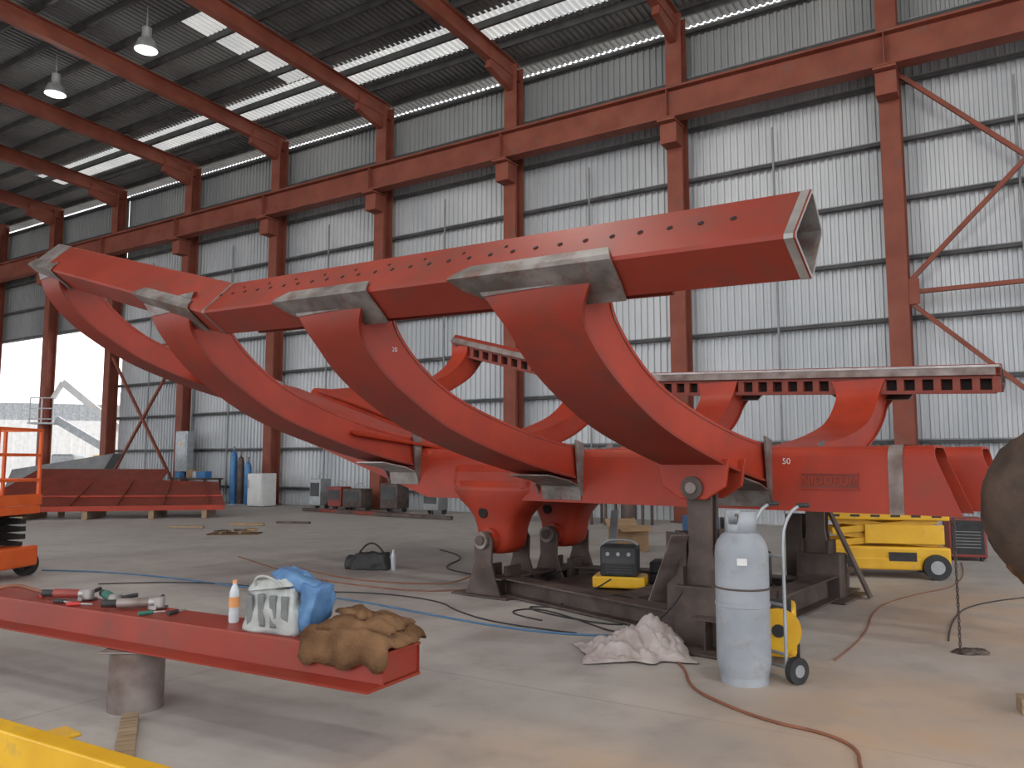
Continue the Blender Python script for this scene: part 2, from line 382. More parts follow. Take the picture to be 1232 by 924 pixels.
def solid(name,m,A,B,xc,hwA,side,side_z,parent):
    n=len(A); v=[];f=[]
    for i in range(n):
        for p in (A[i],B[i]):
            for s in (-1,1): v.append((xc+s*hwA[i],-side*p[0],p[1]+side_z(i)))
    for i in range(n-1):
        a=i*4;b=a+4
        f+=[(a,a+1,b+1,b),(a+2,b+2,b+3,a+3),(a,b,b+2,a+2),(a+1,a+3,b+3,b+1)]
    f+=[(0,2,3,1),((n-1)*4,(n-1)*4+1,(n-1)*4+3,(n-1)*4+2)]
    o=mk(name,v,f,m,parent,smooth=True)
    e=o.modifiers.new('es','EDGE_SPLIT'); e.split_angle=math.radians(35)
    return o
def rib(idx,xc,w,side,flare=.26):
    A=crom(OUT,NS);B=crom(INN,NS)
    tag='%s_rib_%d'%('near' if side<0 else 'far',idx)
    dtop=dz(xc,side); dbot=fz(xc)
    def sz(i):
        t=i/NS; t=t*t*(3-2*t); return dtop*(1-t)+dbot*t
    lerp=lambda a,b,k:(a[0]+(b[0]-a[0])*k,a[1]+(b[1]-a[1])*k)
    O1=[lerp(a,b,.07) for a,b in zip(A,B)]; I1=[lerp(a,b,.93) for a,b in zip(A,B)]
    hw=[];hw2=[]
    for i in range(NS+1):
        t=i/NS; k=max(0,1-t/.20)**1.6
        hw.append(w/2+flare*k); hw2.append(w/2-.025+flare*k*.3)
    solid(tag+'_outer_flange',REDD,A,O1,xc,hw,side,sz,T)
    solid(tag+'_web',RED,O1,I1,xc,hw2,side,sz,T)
    solid(tag+'_inner_flange',RED,I1,B,xc,[h+.008 for h in hw2],side,sz,T)
    cy=4.1*side
    W=w/2+flare*.9
    rows=[(.22,W*.92,W*1.05,1),(.05,W*1.12,W*1.12,1),(0,W*1.20,W*1.15,0),(.28,W*1.06,W*1.13,2),(.62,W*.80,W*1.10,2),(1.0,W*.60,W*1.05,2)]
    if side>0: rows=rows[2:]
    v=[]
    for k,(fr,hl,hr,kind) in enumerate(rows):
        if kind in (0,1): py=SEC[0][0]+.34*fr; pz=SEC[0][1]+.35*fr
        else: py=SEC[0][0]+.28*fr; pz=SEC[0][1]-.19*fr
        off=(-.014,.010) if kind==1 else ((-.018,-.004) if kind==0 else (-.008,-.016))
        for j in range(9):
            x=xc-hl+(hl+hr)*j/8
            v.append((x,cy-side*(py+off[0]),pz+off[1]+dz(x,side)))
    f=[(r*9+j,r*9+j+1,(r+1)*9+j+1,(r+1)*9+j) for r in range(len(rows)-1) for j in range(8)]
    o=mk(tag+'_saddle',v,f,RAW,T); sm=o.modifiers.new('s','SOLIDIFY'); sm.thickness=.014; sm.offset=0
    vv=[]
    for i in range(0,4):
        for s in (-1,1): vv.append((xc+s*(hw[i]+.004),-side*(A[i][0])+side*.006,A[i][1]+sz(i)))
    o=mk(tag+'_head_strip',vv,[(2*i,2*i+1,2*i+3,2*i+2) for i in range(3)],RAW,T); sm=o.modifiers.new('s','SOLIDIFY'); sm.thickness=.010; sm.offset=0
    zb=dbot
    for dx in (-w/2-.02,w/2+.02):
        vv=[(xc+dx,side*.74,1.17+zb),(xc+dx,side*.74,1.80+zb),(xc+dx,side*.90,1.84+zb),(xc+dx,side*.84,1.34+zb)]
        plate(tag+'_joint_plate_%d'%(dx>0),RAW,vv,.024,T)
    vv=[]
    for (yy,zz) in ((.765,1.17),(.80,1.33),(1.02,1.40),(1.40,1.46)):
        for dx in (-w*.42,w*.52): vv.append((xc+dx,side*yy,zz+zb))
    o=mk(tag+'_under_plate',vv,[(0,1,3,2),(2,3,5,4),(4,5,7,6)],RAWE if idx==3 else RAW,T); sm=o.modifiers.new('s','SOLIDIFY'); sm.thickness=.015
    if side<0:
        for A_,nm in ((O1,'a'),(I1,'b')):
            pts=[(xc+hw2[i]+.002,-side*A_[i][0],A_[i][1]+sz(i)) for i in range(4,NS+1,3)]
            tube(tag+'_weld_'+nm,RAWR,pts,.005,T)
for side in (-1,1):
    rib(1,0.0,.60,side,.30)
    rib(2,-2.12,.56,side,.26)
    rib(3,-4.65,.54,side,.22)
    rib(4,-7.62,.42,side,.08)
def hat(w,h,t=0):
    w-=t*2; r=.12-t*.5; P=[(-w/2-.02,0)]
    for a in range(0,91,15):
        P.append((-w/2+r-r*math.cos(math.radians(a)),h-t-r+r*math.sin(math.radians(a))))
    for a in range(90,-1,-15):
        P.append((w/2-r+r*math.cos(math.radians(a)),h-t-r+r*math.sin(math.radians(a))))
    P.append((w/2+.02,0)); return P
def sill(name,yc,w,h,z0,mm=RED,xend=1.86,flare=0):
    # the open rear end is cut on a rake: the foot of the hat runs further back than its crown
    A=hat(w,h);B=hat(w,h,.022); n=len(A); xs=[xend,1.4,-4.2,-7.9]; v=[];f=[]
    for k,x in enumerate(xs):
        for P in (A,B):
            for p in P:
                xx=x+(flare*(1-p[1]/h)**1.5 if k==0 else 0)
                v.append((xx,yc+p[0],z0+p[1]+fz(x)))
    for k in range(3):
        for i in range(n-1):
            a=k*2*n;b=a+2*n
            f.append((a+i,a+i+1,b+i+1,b+i)); f.append((a+n+i,a+n+i+1,b+n+i+1,b+n+i))
        for e in (0,n-1): f.append((k*2*n+e,k*2*n+n+e,(k+1)*2*n+n+e,(k+1)*2*n+e))
    for k in (0,3):
        for i in range(n-1): f.append((k*2*n+i,k*2*n+i+1,k*2*n+n+i+1,k*2*n+n+i))
    o=mk(name,v,f,mm,T); return o
sill('near_sill',-.47,.56,.60,1.14,xend=1.72,flare=.20); sill('far_sill',.47,.56,.60,1.14,xend=1.95,flare=.22)
box('near_sill_floor',RED2,(5.9,.5,.02),(-1.2,-.47,1.16),T); box('far_sill_floor',RED2,(5.9,.5,.02),(-1.2,.47,1.16),T)
for i,x in enumerate((.9,-1.0,-2.6,-3.6)):
    box('cross_member_%d'%i,RED,(.3,.5,.4),(x,0,1.4),T,bevel=.02)
for x in (-5.3,-6.4,-7.7): box('front_cross_member_%d'%int(-x),RED,(.2,1.5,.25),(x,0,1.45+fz(x)),T,bevel=.02)
for sgn in (-1,1):
    plate('front_floor_plate_%d'%(sgn+2),RED,[(-4.3,sgn*.2,1.76),(-4.3,sgn*1.9,1.93),(-7.7,sgn*2.2,3.05),(-7.7,sgn*.2,2.78)],.03,T)
def strap(x,w,yc):
    A=hat(.575,.608); v=[]
    for xx in (x-w/2,x+w/2):
        for p in A: v.append((xx,yc+p[0],1.14+p[1]))
    n=len(A); mk('sill_strap',v,[(i,i+1,n+i+1,n+i) for i in range(n-1)],RAWR,T)
strap(1.42,.12,-.47)
box('name_plate',RED2,(.50,.006,.14),(.86,-.764,1.42),T,bevel=.002)
text('name_letters','NIDDFUM',.115,RED,(.86,-.770,1.42),(90,0,0),T,.004)
for k_ in (.07,-.07): box('plate_edge_%d'%(k_>0),RED,(.52,.012,.01),(.86,-.767,1.42+k_),T,bevel=0)
text('chalk_mark_a','50',.08,CHALK,(.47,-.7585,1.60),(90,0,0),T,.0006)
text('chalk_mark_b','20',.055,CHALK,(-1.858,-3.62,2.55),(90,0,78),T,.0006)
def trumpet(nm,xc,yc,k_=1.15):
    n=36; v=[];f=[]
    prof=[(1.36,.62,.30),(1.24,.62,.30),(1.12,.50,.29),(1.02,.38,.27),(.92,.30,.25),(.80,.255,.24),(.68,.24,.23),(.57,.215,.22),(.49,.12,.20)]
    for z,a,b in prof:
        for i in range(n):
            t=2*math.pi*i/n; c=math.cos(t);s=math.sin(t)
            e=.55
            v.append((xc+k_*a*math.copysign(abs(c)**e,c),yc+b*math.copysign(abs(s)**e,s),z))
    for k in range(len(prof)-1):
        for i in range(n):
            j=(i+1)%n; f.append((k*n+i,k*n+j,(k+1)*n+j,(k+1)*n+i))
    f.append(tuple(range(n))); f.append(tuple((len(prof)-1)*n+i for i in range(n)))
    mk(nm,v,f,RED,T,smooth=True)
    cyl(nm+'_boss',RED,.14,.62,(xc,yc,.66),T,(90,0,0)); cyl(nm+'_bore',HOLE,.075,.64,(xc,yc,.66),T,(90,0,0))
    for i in range(6):
        a=i*math.pi/3; cyl(nm+'_bolt_%d'%i,RAW,.014,.64,(xc+.108*math.cos(a),yc,.66+.108*math.sin(a)),T,(90,0,0),n=6)
    cyl(nm+'_eye_front',HOLE,.07,.54,(xc-.10,yc,.98),T,(90,0,0))
trumpet('near_pivot',-3.15,-.52); trumpet('far_pivot',-3.0,.62)
box('front_transom',RED,(1.25,1.7,.42),(-3.15,.05,1.38),T,bevel=.12)
for s,n_ in ((-1,'near'),(1,'far')):
    vv=[(-.34,1.62),(.34,1.62),(.30,1.38),(.12,1.27),(-.12,1.27),(-.30,1.38)]
    for j,yy in enumerate((1.42,1.78)):
        v=[(a,s*(yy-.02),z) for a,z in vv]+[(a,s*(yy+.02),z) for a,z in vv]; n=6
        mk('%s_rear_lug_%d'%(n_,j),v,[tuple(range(n)),tuple(range(n,2*n))]+[(i,(i+1)%n,n+(i+1)%n,n+i) for i in range(n)],RED,T,bevel=.01)
    cyl('%s_rear_pin'%n_,DSTL,.10,.46,(0,s*1.6,1.37),T,(90,0,0)); cyl('%s_rear_pin_end'%n_,RAWR,.05,.5,(0,s*1.6,1.37),T,(90,0,0))

# ------------------------------------------------------------ support trestle
ST=grp('support_trestle',(2.69,8.45,0),-38)
def post(tag,x,y,ztop,w=.30):
    for j,d in enumerate((-.37,.37) if ztop<1 else (-.06,.06)):
        vv=[(x-w*.9,.0),(x+w*.9,.0),(x+w*.6,ztop*.35),(x+w*.42,ztop*.6),(x+w*.45,ztop),(x+w*.2,ztop+.1),(x-w*.2,ztop+.1),(x-w*.45,ztop),(x-w*.42,ztop*.6),(x-w*.6,ztop*.35)]
        v=[(a,y+d-.02,z+.02) for a,z in vv]+[(a,y+d+.02,z+.02) for a,z in vv]; n=len(vv)
        mk('%s_cheek_%d'%(tag,j),v,[tuple(range(n)),tuple(range(n,2*n))]+[(i,(i+1)%n,n+(i+1)%n,n+i) for i in range(n)],DSTL,ST,bevel=.006)
    box(tag+'_foot',DSTL,(.85,.95,.025),(x,y,.0125),ST)
    box(tag+'_stiff',DSTL,(.04,.3,ztop*.5),(x-.15,y,ztop*.25+.02),ST); box(tag+'_stiff2',DSTL,(.04,.3,ztop*.5),(x+.15,y,ztop*.25+.02),ST)
for y_,x_ in ((-.52,-3.15),(.62,-3.0)):
    post('front_%d'%(y_>0),x_,y_,.64)
    rod('front_pin_%d'%(y_>0),DSTL,(x_,y_-.46,.66),(x_,y_+.46,.66),.06,ST)
    cyl('front_pin_cap_%d'%(y_>0),RAWR,.10,.04,(x_,y_-.42,.66),ST,(90,0,0))
for y_ in (-1.6,1.6):
    post('rear_%d'%(y_>0),0,y_,1.30,.26)
    ibeam('rear_upright_%d'%(y_>0),DSTL,(-.32,y_+.2,.02),(-.32,y_+.2,.95),.2,.2,.015,.012,ST)
    bar('rear_prop_%d'%(y_>0),DSTL,(.55,y_+.1,.02),(.12,y_+.1,1.0),.12,.03,ST)
    box('rear_block_%d'%(y_>0),DSTL,(.5,.3,.5),(.05,y_-.05,.27),ST,bevel=.01)
for s in (-1,1):
    ibeam('long_beam_%d'%(s>0),DSTL,(-3.1,s*.62,.12),(.15,s*1.5,.12),.21,.26,.018,.014,ST)
ibeam('rear_cross_beam',DSTL,(.15,-1.95,.15),(.15,2.3,.15),.27,.26,.018,.014,ST)
ibeam('front_cross_beam',DSTL,(-3.0,-.9,.12),(-3.0,1.0,.12),.21,.26,.018,.014,ST)
ibeam('mid_cross_beam',DSTL,(-1.15,-1.1,.12),(-1.15,1.1,.12),.21,.26,.018,.014,ST)
box('deck_plate',DSTL,(1.4,1.3,.02),(-2.0,0,.13),ST)
bar('leaning_plate',RAWR,(-.55,-1.45,.3),(-.15,-1.75,.95),.18,.012,ST)
bar('leaning_prop',GAL,(-2.3,.6,.15),(-2.45,1.0,.95),.10,.03,ST)

# ------------------------------------------------------------ gas cylinder + trolley
G=grp('gas_cylinder',(1.70,6.0,0),0)
lathe('body',CYLM,[(.12,.06),(.175,.06),(.182,.09),(.190,.12),(.193,.16),(.193,.52),(.193,.60),(.193,.92),(.188,.97),(.172,1.015),(.145,1.055),(.11,1.08),(.06,1.10),(.03,1.105)],(0,0,.0),G,n=48)
lathe('weld_band',CYLM,[(.190,.545),(.198,.55),(.198,.575),(.190,.58)],(0,0,0),G,n=48)
lathe('foot_ring',CYLM,[(.165,0),(.172,0),(.172,.075),(.165,.075)],(0,0,0),G,n=48)
v=[];f=[];n=40
for i in range(n):
    a=2*math.pi*i/n
    v+=[(.115*math.cos(a),.115*math.sin(a),1.07),(.115*math.cos(a),.115*math.sin(a),1.23 if (i%20) not in (3,4,5,6,7) else 1.14)]
for i in range(n):
    j=(i+1)%n; f.append((2*i,2*j,2*j+1,2*i+1))
o=mk('valve_guard',v,f,CYLM,G,smooth=True); sm=o.modifiers.new('s','SOLIDIFY'); sm.thickness=.006
cyl('valve_body',RAW,.022,.12,(0,0,1.15),G); cyl('hand_wheel',RAW,.04,.02,(0,0,1.20),G)
rod('valve_outlet',RAW,(0,0,1.14),(.09,-.03,1.14),.014,G)
box('label',WHT,(.07,.004,.05),(-.05,-.190,.88),G,bevel=0,rot=(0,0,-15))
TR=grp('cylinder_trolley',(1.925,6.09,0),-62)
for s in (-1,1):
    tube('rail_%d'%(s>0),GAL,[(s*.15,0.0,.10),(s*.15,0,.7),(s*.15,0,1.05),(s*.15,.04,1.16),(s*.15,.12,1.25),(s*.15,.20,1.27)],.013,TR)
    cyl('grip_%d'%(s>0),BLK,.018,.11,(s*.15,.22,1.27),TR,(90,0,0))
    cyl('wheel_%d'%(s>0),BLK,.095,.05,(s*.21,.04,.095),TR,(0,90,0)); cyl('hub_%d'%(s>0),GAL,.045,.06,(s*.21,.04,.095),TR,(0,90,0))
for z in (.2,.55,.9): rod('cross_%d'%int(z*100),GAL,(-.15,0,z),(.15,0,z),.012,TR)
rod('axle',GAL,(-.21,.04,.095),(.21,.04,.095),.012,TR)
box('toe_plate',GAL,(.30,.03,.012),(0,.0,.03),TR)
pts=[(.0+ .200*math.cos(a),.200*math.sin(a),.68) for a in [math.radians(x) for x in range(0,360,20)]]
tube('retaining_chain',DSTL,pts,.007,G,True)
W=grp('welding_wire_feeder',(2.17,6.62,0),-20)
box('case',YEL,(.26,.40,.40),(0,0,.26),W,bevel=.04); cyl('spool_cover',YEL,.17,.07,(0,-.21,.28),W,(90,0,0)); cyl('spool_hub',BLK,.05,.08,(0,-.22,.28),W,(90,0,0))
box('panel',BLK,(.2,.02,.1),(0,-.2,.47),W); 
for s in (-1,1): 
    cyl('wheel_%d'%(s>0),BLK,.06,.04,(s*.13,.1,.06),W,(0,90,0)); cyl('foot_%d'%(s>0),BLK,.03,.06,(s*.1,-.14,.03),W)
tube('handle',BLK,[(-.0,-.15,.45),(0,-.12,.54),(0,.12,.54),(0,.15,.45)],.012,W)

# ------------------------------------------------------------ foreground work beam
BZ=.055
BX,BY=-.62,4.50
B=grp('red_steel_beam',(BX,BY,BZ),-29.1)
prof=[(-.12,.52),(.20,.52),(.20,.505),(-.10,.505),(-.13,.365),(-.13,.355),(.2,.355),(.2,.34),(-.27,.34),(-.27,.352),(-.145,.36),(-.125,.51)]
v=[(-5.0,a,z) for a,z in prof]+[(0,a+.0,z) for a,z in prof]; n=len(prof)
mk('profile',v,[tuple(range(n)),tuple(range(n,2*n))]+[(i,(i+1)%n,n+(i+1)%n,n+i) for i in range(n)],REDD,B)
mk('back_web',[(-5,.19,.35),(0,.19,.35),(0,.19,.51),(-5,.19,.51)],[(0,1,2,3)],REDD,B)
box('end_plate',REDD,(.012,.32,.15),(-.02,.035,.43),B)
for x in (-1.2,-2.4,-3.6): box('rib_%d'%int(-x*10),REDD,(.012,.30,.145),(x,.03,.43),B)
P_=grp('pipe_stub_support',(-2.46,5.38,0))
lathe('stub',RAWR,[(.17,0),(.17,.375),(.15,.375),(.15,.33)],(0,0,0),P_); box('cap_plate',RAWR,(.36,.36,.012),(0,0,.384),P_)
TZ=.52+BZ+.001
def onbeam(x,y,z=TZ):
    a=math.radians(-29.1); return (BX+x*math.cos(a)-y*math.sin(a),BY+x*math.sin(a)+y*math.cos(a),z)
J=grp('work_jackets',onbeam(-.30,.02),-29)
def jacket(sx,sy,h,seed,over):
    def fn(u,v_):
        x=(u-.5)*sx; y=(v_-.5)*sy
        e=min(u,1-u,v_,1-v_)
        z=h*min(1,e*7)**.5+.025*noise.noise(Vector((x*9,y*9,seed)))+.03*abs(noise.noise(Vector((x*6+3,y*14,seed))))
        x+=.03*noise.noise(Vector((v_*5,seed,0))); y+=.04*noise.noise(Vector((u*5,seed,9)))
        if y<-.14: 
            d=(-.14-y); z-=d*over; y=-.14-d*.35
        return (x,y,max(z,.004) if y>-.15 else z)
    return fn
drape('lower_jacket',BRN,jacket(.62,.46,.075,1.3,1.1),44,34,.012,J)
drape('upper_jacket',BRN,jacket(.46,.34,.05,4.1,.6),36,28,.012,J,(.02,.04,.075),(0,0,12))
drape('sleeve',BRN,jacket(.34,.14,.03,7.7,0),30,16,.010,J,(-.08,.09,.12),(0,0,-25))
Bg=grp('cooler_bag',onbeam(-.88,.03),-25)
def softbox(name,m,size,loc,parent,seed,amp=.03,rot=(0,0,0),taper=.85):
    o=box(name,m,size,loc,parent,rot,bevel=0,taper=taper)
    import bmesh
    bm=bmesh.new(); bm.from_mesh(o.data); bmesh.ops.subdivide_edges(bm,edges=bm.edges,cuts=11,use_grid_fill=True)
    for v in bm.verts:
        k=noise.noise(v.co*7+Vector((seed,0,0)))*amp; k2=noise.noise(v.co*17+Vector((0,seed,0)))*amp*.45
        n=v.co.normalized(); v.co+=n*(k+k2)
        if v.co.z<-size[2]/2: v.co.z=-size[2]/2
    bm.to_mesh(o.data); bm.free()
    for p in o.data.polygons: p.use_smooth=True
    return o
softbox('body',BAGW,(.40,.20,.27),(-.05,0,.135),Bg,3,.035)
softbox('top_flap',BAGW,(.32,.20,.05),(-.06,0,.285),Bg,13,.04,(0,-8,0),.8)
softbox('blue_flap',BAGB,(.34,.17,.06),(.06,.05,.31),Bg,9,.05,(0,20,0),.8)
softbox('blue_side',BAGB,(.12,.20,.27),(.19,.03,.15),Bg,5,.05,(0,14,0),.8)
for i in range(4): softbox('grey_panel_%d'%i,BAGG,(.045,.02,.19),(-.19+.09*i,-.100,.13),Bg,i+1,.01,(5,0,0),1)
tube('handle',BAGW,[(-.15,-.08,.24),(-.17,-.12,.32),(-.02,-.13,.35),(.05,-.1,.28)],.008,Bg)
def bottle(name,x,y,h,liq,z=TZ,world=None):
    b=grp(name,world or onbeam(x,y,z)); r=h*.125
    lathe('body',CLEAR,[(r*.9,0),(r,.01),(r,h*.25),(r*.93,h*.3),(r,h*.35),(r,h*.62),(r*.85,h*.74),(r*.4,h*.88),(r*.4,h*.94)],(0,0,0),b,n=24)
    lathe('label',liq,[(r*1.02,h*.36),(r*1.02,h*.6)],(0,0,0),b,n=24)
    cyl('cap',ORB if liq is ORB else WHT,r*.45,h*.08,(0,0,h*.95),b)
bottle('drink_bottle',-1.36,.06,.27,ORB); bottle('drink_bottle',-1.25,.15,.17,CLEAR); bottle('water_bottle',0,0,.30,CLEAR,world=(-1.76,12.0,0))
def grinder(x,y,rz,m):
    g=grp('angle_grinder',onbeam(x,y),rz)
    rod('body',m,(-.16,0,.045),(.08,0,.045),.033,g); rod('tail',BLK,(-.26,0,.045),(-.16,0,.045),.026,g)
    rod('collar',RAWE,(.05,0,.045),(.09,0,.045),.036,g)
    cyl('head',RAWE,.04,.07,(.11,0,.045),g); cyl('disc',DSTL,.063,.006,(.11,0,.012),g,n=32)
    rod('side_handle',BLK,(.10,.03,.05),(.10,.15,.06),.015,g)
    v=[];f=[]
    for i in range(11):
        a=math.radians(90+i*18); v+=[(.11+.07*math.cos(a),.07*math.sin(a),.004),(.11+.07*math.cos(a),.07*math.sin(a),.03)]
    for i in range(10): f.append((2*i,2*i+2,2*i+3,2*i+1))
    mk('guard',v,f,RAWE,g)
GG=mat('grinder_green',(.02,.12,.09),(.03,.15,.11))
grinder(-3.05,.07,-8,REDB); grinder(-2.66,.10,-50,GG); grinder(-2.28,.07,10,RAWR)
for i,(x,y) in enumerate(((-2.98,-.07),(-2.78,-.08),(-2.05,-.04),(-1.92,.06),(-3.4,.05))):
    g=grp('hand_tool',onbeam(x,y),-20+i*31)
    rod('grip',(BLK,REDP,GG)[i%3],(-.07,0,.016),(.02,0,.016),.014,g); rod('shaft',RAWE,(.02,0,.016),(.10,0,.010),.007,g)
tube('air_hose',HBR,[onbeam(-4.6,.0,TZ+.04),onbeam(-3.9,-.1,TZ+.015),onbeam(-3.7,.0,TZ+.08),onbeam(-3.55,.1,TZ+.015),onbeam(-3.4,.12,TZ+.015)],.014)
YB=grp('yellow_beam',(0,0,0))
prism('box_section',YEL,[(-.06,-.10),(.06,-.10),(.06,.10),(-.06,.10)],(-3.8,5.03,.10),(-1.05,3.46,.10),YB,bevel=.01)
bar('foot_plate',YEL,(-3.0,4.4,.01),(-2.6,4.9,.01),.2,.02,YB)
bar('timber_plank',WOOD,(-2.38,5.14,.022),(-2.06,4.40,.022),.10,.04)
# ------------------------------------------------------------ hoses
def hose(nm,m,r,pts): tube(nm,m,[(a,b,(c[0] if c else r)) for a,b,*c in pts],r)
hose('blue_hose',HBL,.010,[(-6.9,11.9),(-5.8,11.8),(-3.5,10.4),(-1.9,9.45),(-.64,8.3),(.2,7.65),(.94,7.45),(1.3,7.5)])
hose('gas_hose',HBR,.010,[(1.20,7.3),(1.25,6.9),(1.35,6.4),(1.25,5.8),(1.42,5.35),(1.60,5.05),(1.85,4.85),(1.93,4.6),(1.80,4.3),(1.70,3.9)])
hose('welding_cable',BLK,.008,[(1.45,6.9,.5),(1.2,7.1),(.5,8.6),(.2,8.9),(-.1,8.6),(.3,8.2)])
hose('welding_cable',BLK,.010,[(.7,9.9,.3),(.2,10.6),(-.6,11.5),(-1.1,12.2),(-.7,13.6),(-1.3,14.6)])
hose('welding_cable',BLK,.009,[(1.1,9.0,.3),(.6,8.9),(.1,9.0),(.4,8.5),(.9,8.0),(1.2,8.0),(.8,8.6)])
hose('brown_cable',HBR,.009,[(-3.4,12.4),(-2.4,11.1),(-1.4,10.6),(-.6,10.6),(-.2,10.9,.4),(.0,11.2,.8)])
hose('brown_cable',HBR,.009,[(-4.6,13.6),(-3.6,12.2),(-2.9,11.2),(-1.9,10.4),(-1.0,9.9),(-.4,10.2)])
hose('black_cable',BLK,.007,[(3.9,7.3),(4.4,8.2),(5.2,9.2),(6.8,9.9),(7.6,11.2)])
hose('black_cable',BLK,.008,[(-5.4,10.6),(-4.2,10.9),(-2.7,10.0),(-1.6,9.9),(-.8,9.3),(-.6,8.7),(-.1,8.0),(.6,7.6)])
hose('blue_hose',HBL,.008,[(1.3,7.9),(1.9,7.2),(2.3,7.2),(2.7,7.9),(3.1,8.6)])
hose('gas_hose',HBR,.007,[(2.6,6.6),(3.2,7.4),(3.9,8.8),(4.6,9.6),(6.0,10.6),(7.1,12.8)])
# ------------------------------------------------------------ rag
R=grp('dust_sheet',(1.02,6.80,0),0)
def ragfn(u,v_):
    x=(u-.5)*.84; y=(v_-.5)*.60
    e=min(u,1-u,v_,1-v_)
    peak=.22*math.exp(-(((x-.16)/.24)**2+((y-.10)/.20)**2))+.09*math.exp(-(((x+.12)/.20)**2+((y+.02)/.16)**2))
    z=peak*(1+.35*noise.noise(Vector((x*9,y*9,2))))+.10*abs(noise.noise(Vector((x*6+y*5,y*9,5))))*min(1,e*6)+.05*abs(noise.noise(Vector((x*18,y*16,1))))*min(1,e*8)
    a=math.atan2(y,x); k=1+.30*noise.noise(Vector((math.cos(a)*2,math.sin(a)*2,7)))
    return (x*k,y*k,.008+z)
drape('cloth',RAG,ragfn,70,50,.008,R)
# ------------------------------------------------------------ things under and around the frame
tb=grp('tool_bag',(-2.1,12.1,0),-10)
softbox('body',BLK,(.55,.28,.24),(0,0,.12),tb,2,.05); tube('strap',BLK,[(-.2,0,.22),(-.1,0,.38),(.1,0,.38),(.2,0,.22)],.014,tb); softbox('side_pouch',BLK,(.16,.2,.2),(-.3,.02,.1),tb,4,.04)
def welder(name,loc,rz,base,case,s=(.44,.38,.42)):
    wm=grp(name,loc,rz)
    box('base_trolley',base,(s[0]+.18,s[1]+.04,.13),(0,0,.085),wm,bevel=.02); box('case',case,s,(0,0,.15+s[2]/2),wm,bevel=.02); box('front_panel',GIRT,(s[0]-.04,.01,s[2]*.5),(0,-s[1]/2-.005,.15+s[2]*.68),wm)
    for i in range(3): cyl('knob_%d'%i,GAL,.022,.02,(-.12+.12*i,-s[1]/2-.015,.15+s[2]*.75),wm,(90,0,0),n=16)
    for i in range(4): box('vent_%d'%i,GIRT,(s[0]*.7,.008,.012),(0,-s[1]/2-.002,.2+i*.03),wm,bevel=0)
    zt=.15+s[2]
    tube('handle',GAL,[(-.2,0,zt),(-.18,0,zt+.06),(.18,0,zt+.06),(.2,0,zt)],.012,wm)
    for q in (-1,1): cyl('castor_%d'%(q>0),BLK,.035,.03,(q*.25,-.15,.035),wm,(0,90,0))
welder('welding_machine',(1.26,9.42,.141),-15,YEL,BLK,(.42,.36,.34))
welder('welding_machine',(2.75,9.6,0),20,DSTL,BLK,(.5,.4,.4))
welder('welding_machine',(2.95,12.6,0),0,DSTL,BLUE,(.5,.4,.6))
welder('welding_machine',(3.6,12.9,0),-10,REDB,BLK,(.5,.4,.55))
b2=grp('tool_case',(1.95,9.85,.0),-20); box('lower',BLK,(.5,.35,.25),(0,0,.125),b2,bevel=.02); box('lid',BLK,(.5,.35,.14),(0,0,.325),b2,bevel=.02); box('latch',GAL,(.08,.02,.05),(0,-.18,.25),b2)
cbx=grp('cardboard_box',(2.1,14.6,0),15); box('carton',CARD,(.6,.45,.4),(0,0,.2),cbx,bevel=.003); box('flap_front',CARD,(.6,.22,.006),(0,-.32,.42),cbx,rot=(25,0,0)); box('flap_back',CARD,(.6,.22,.006),(0,.30,.46),cbx,rot=(50,0,0))
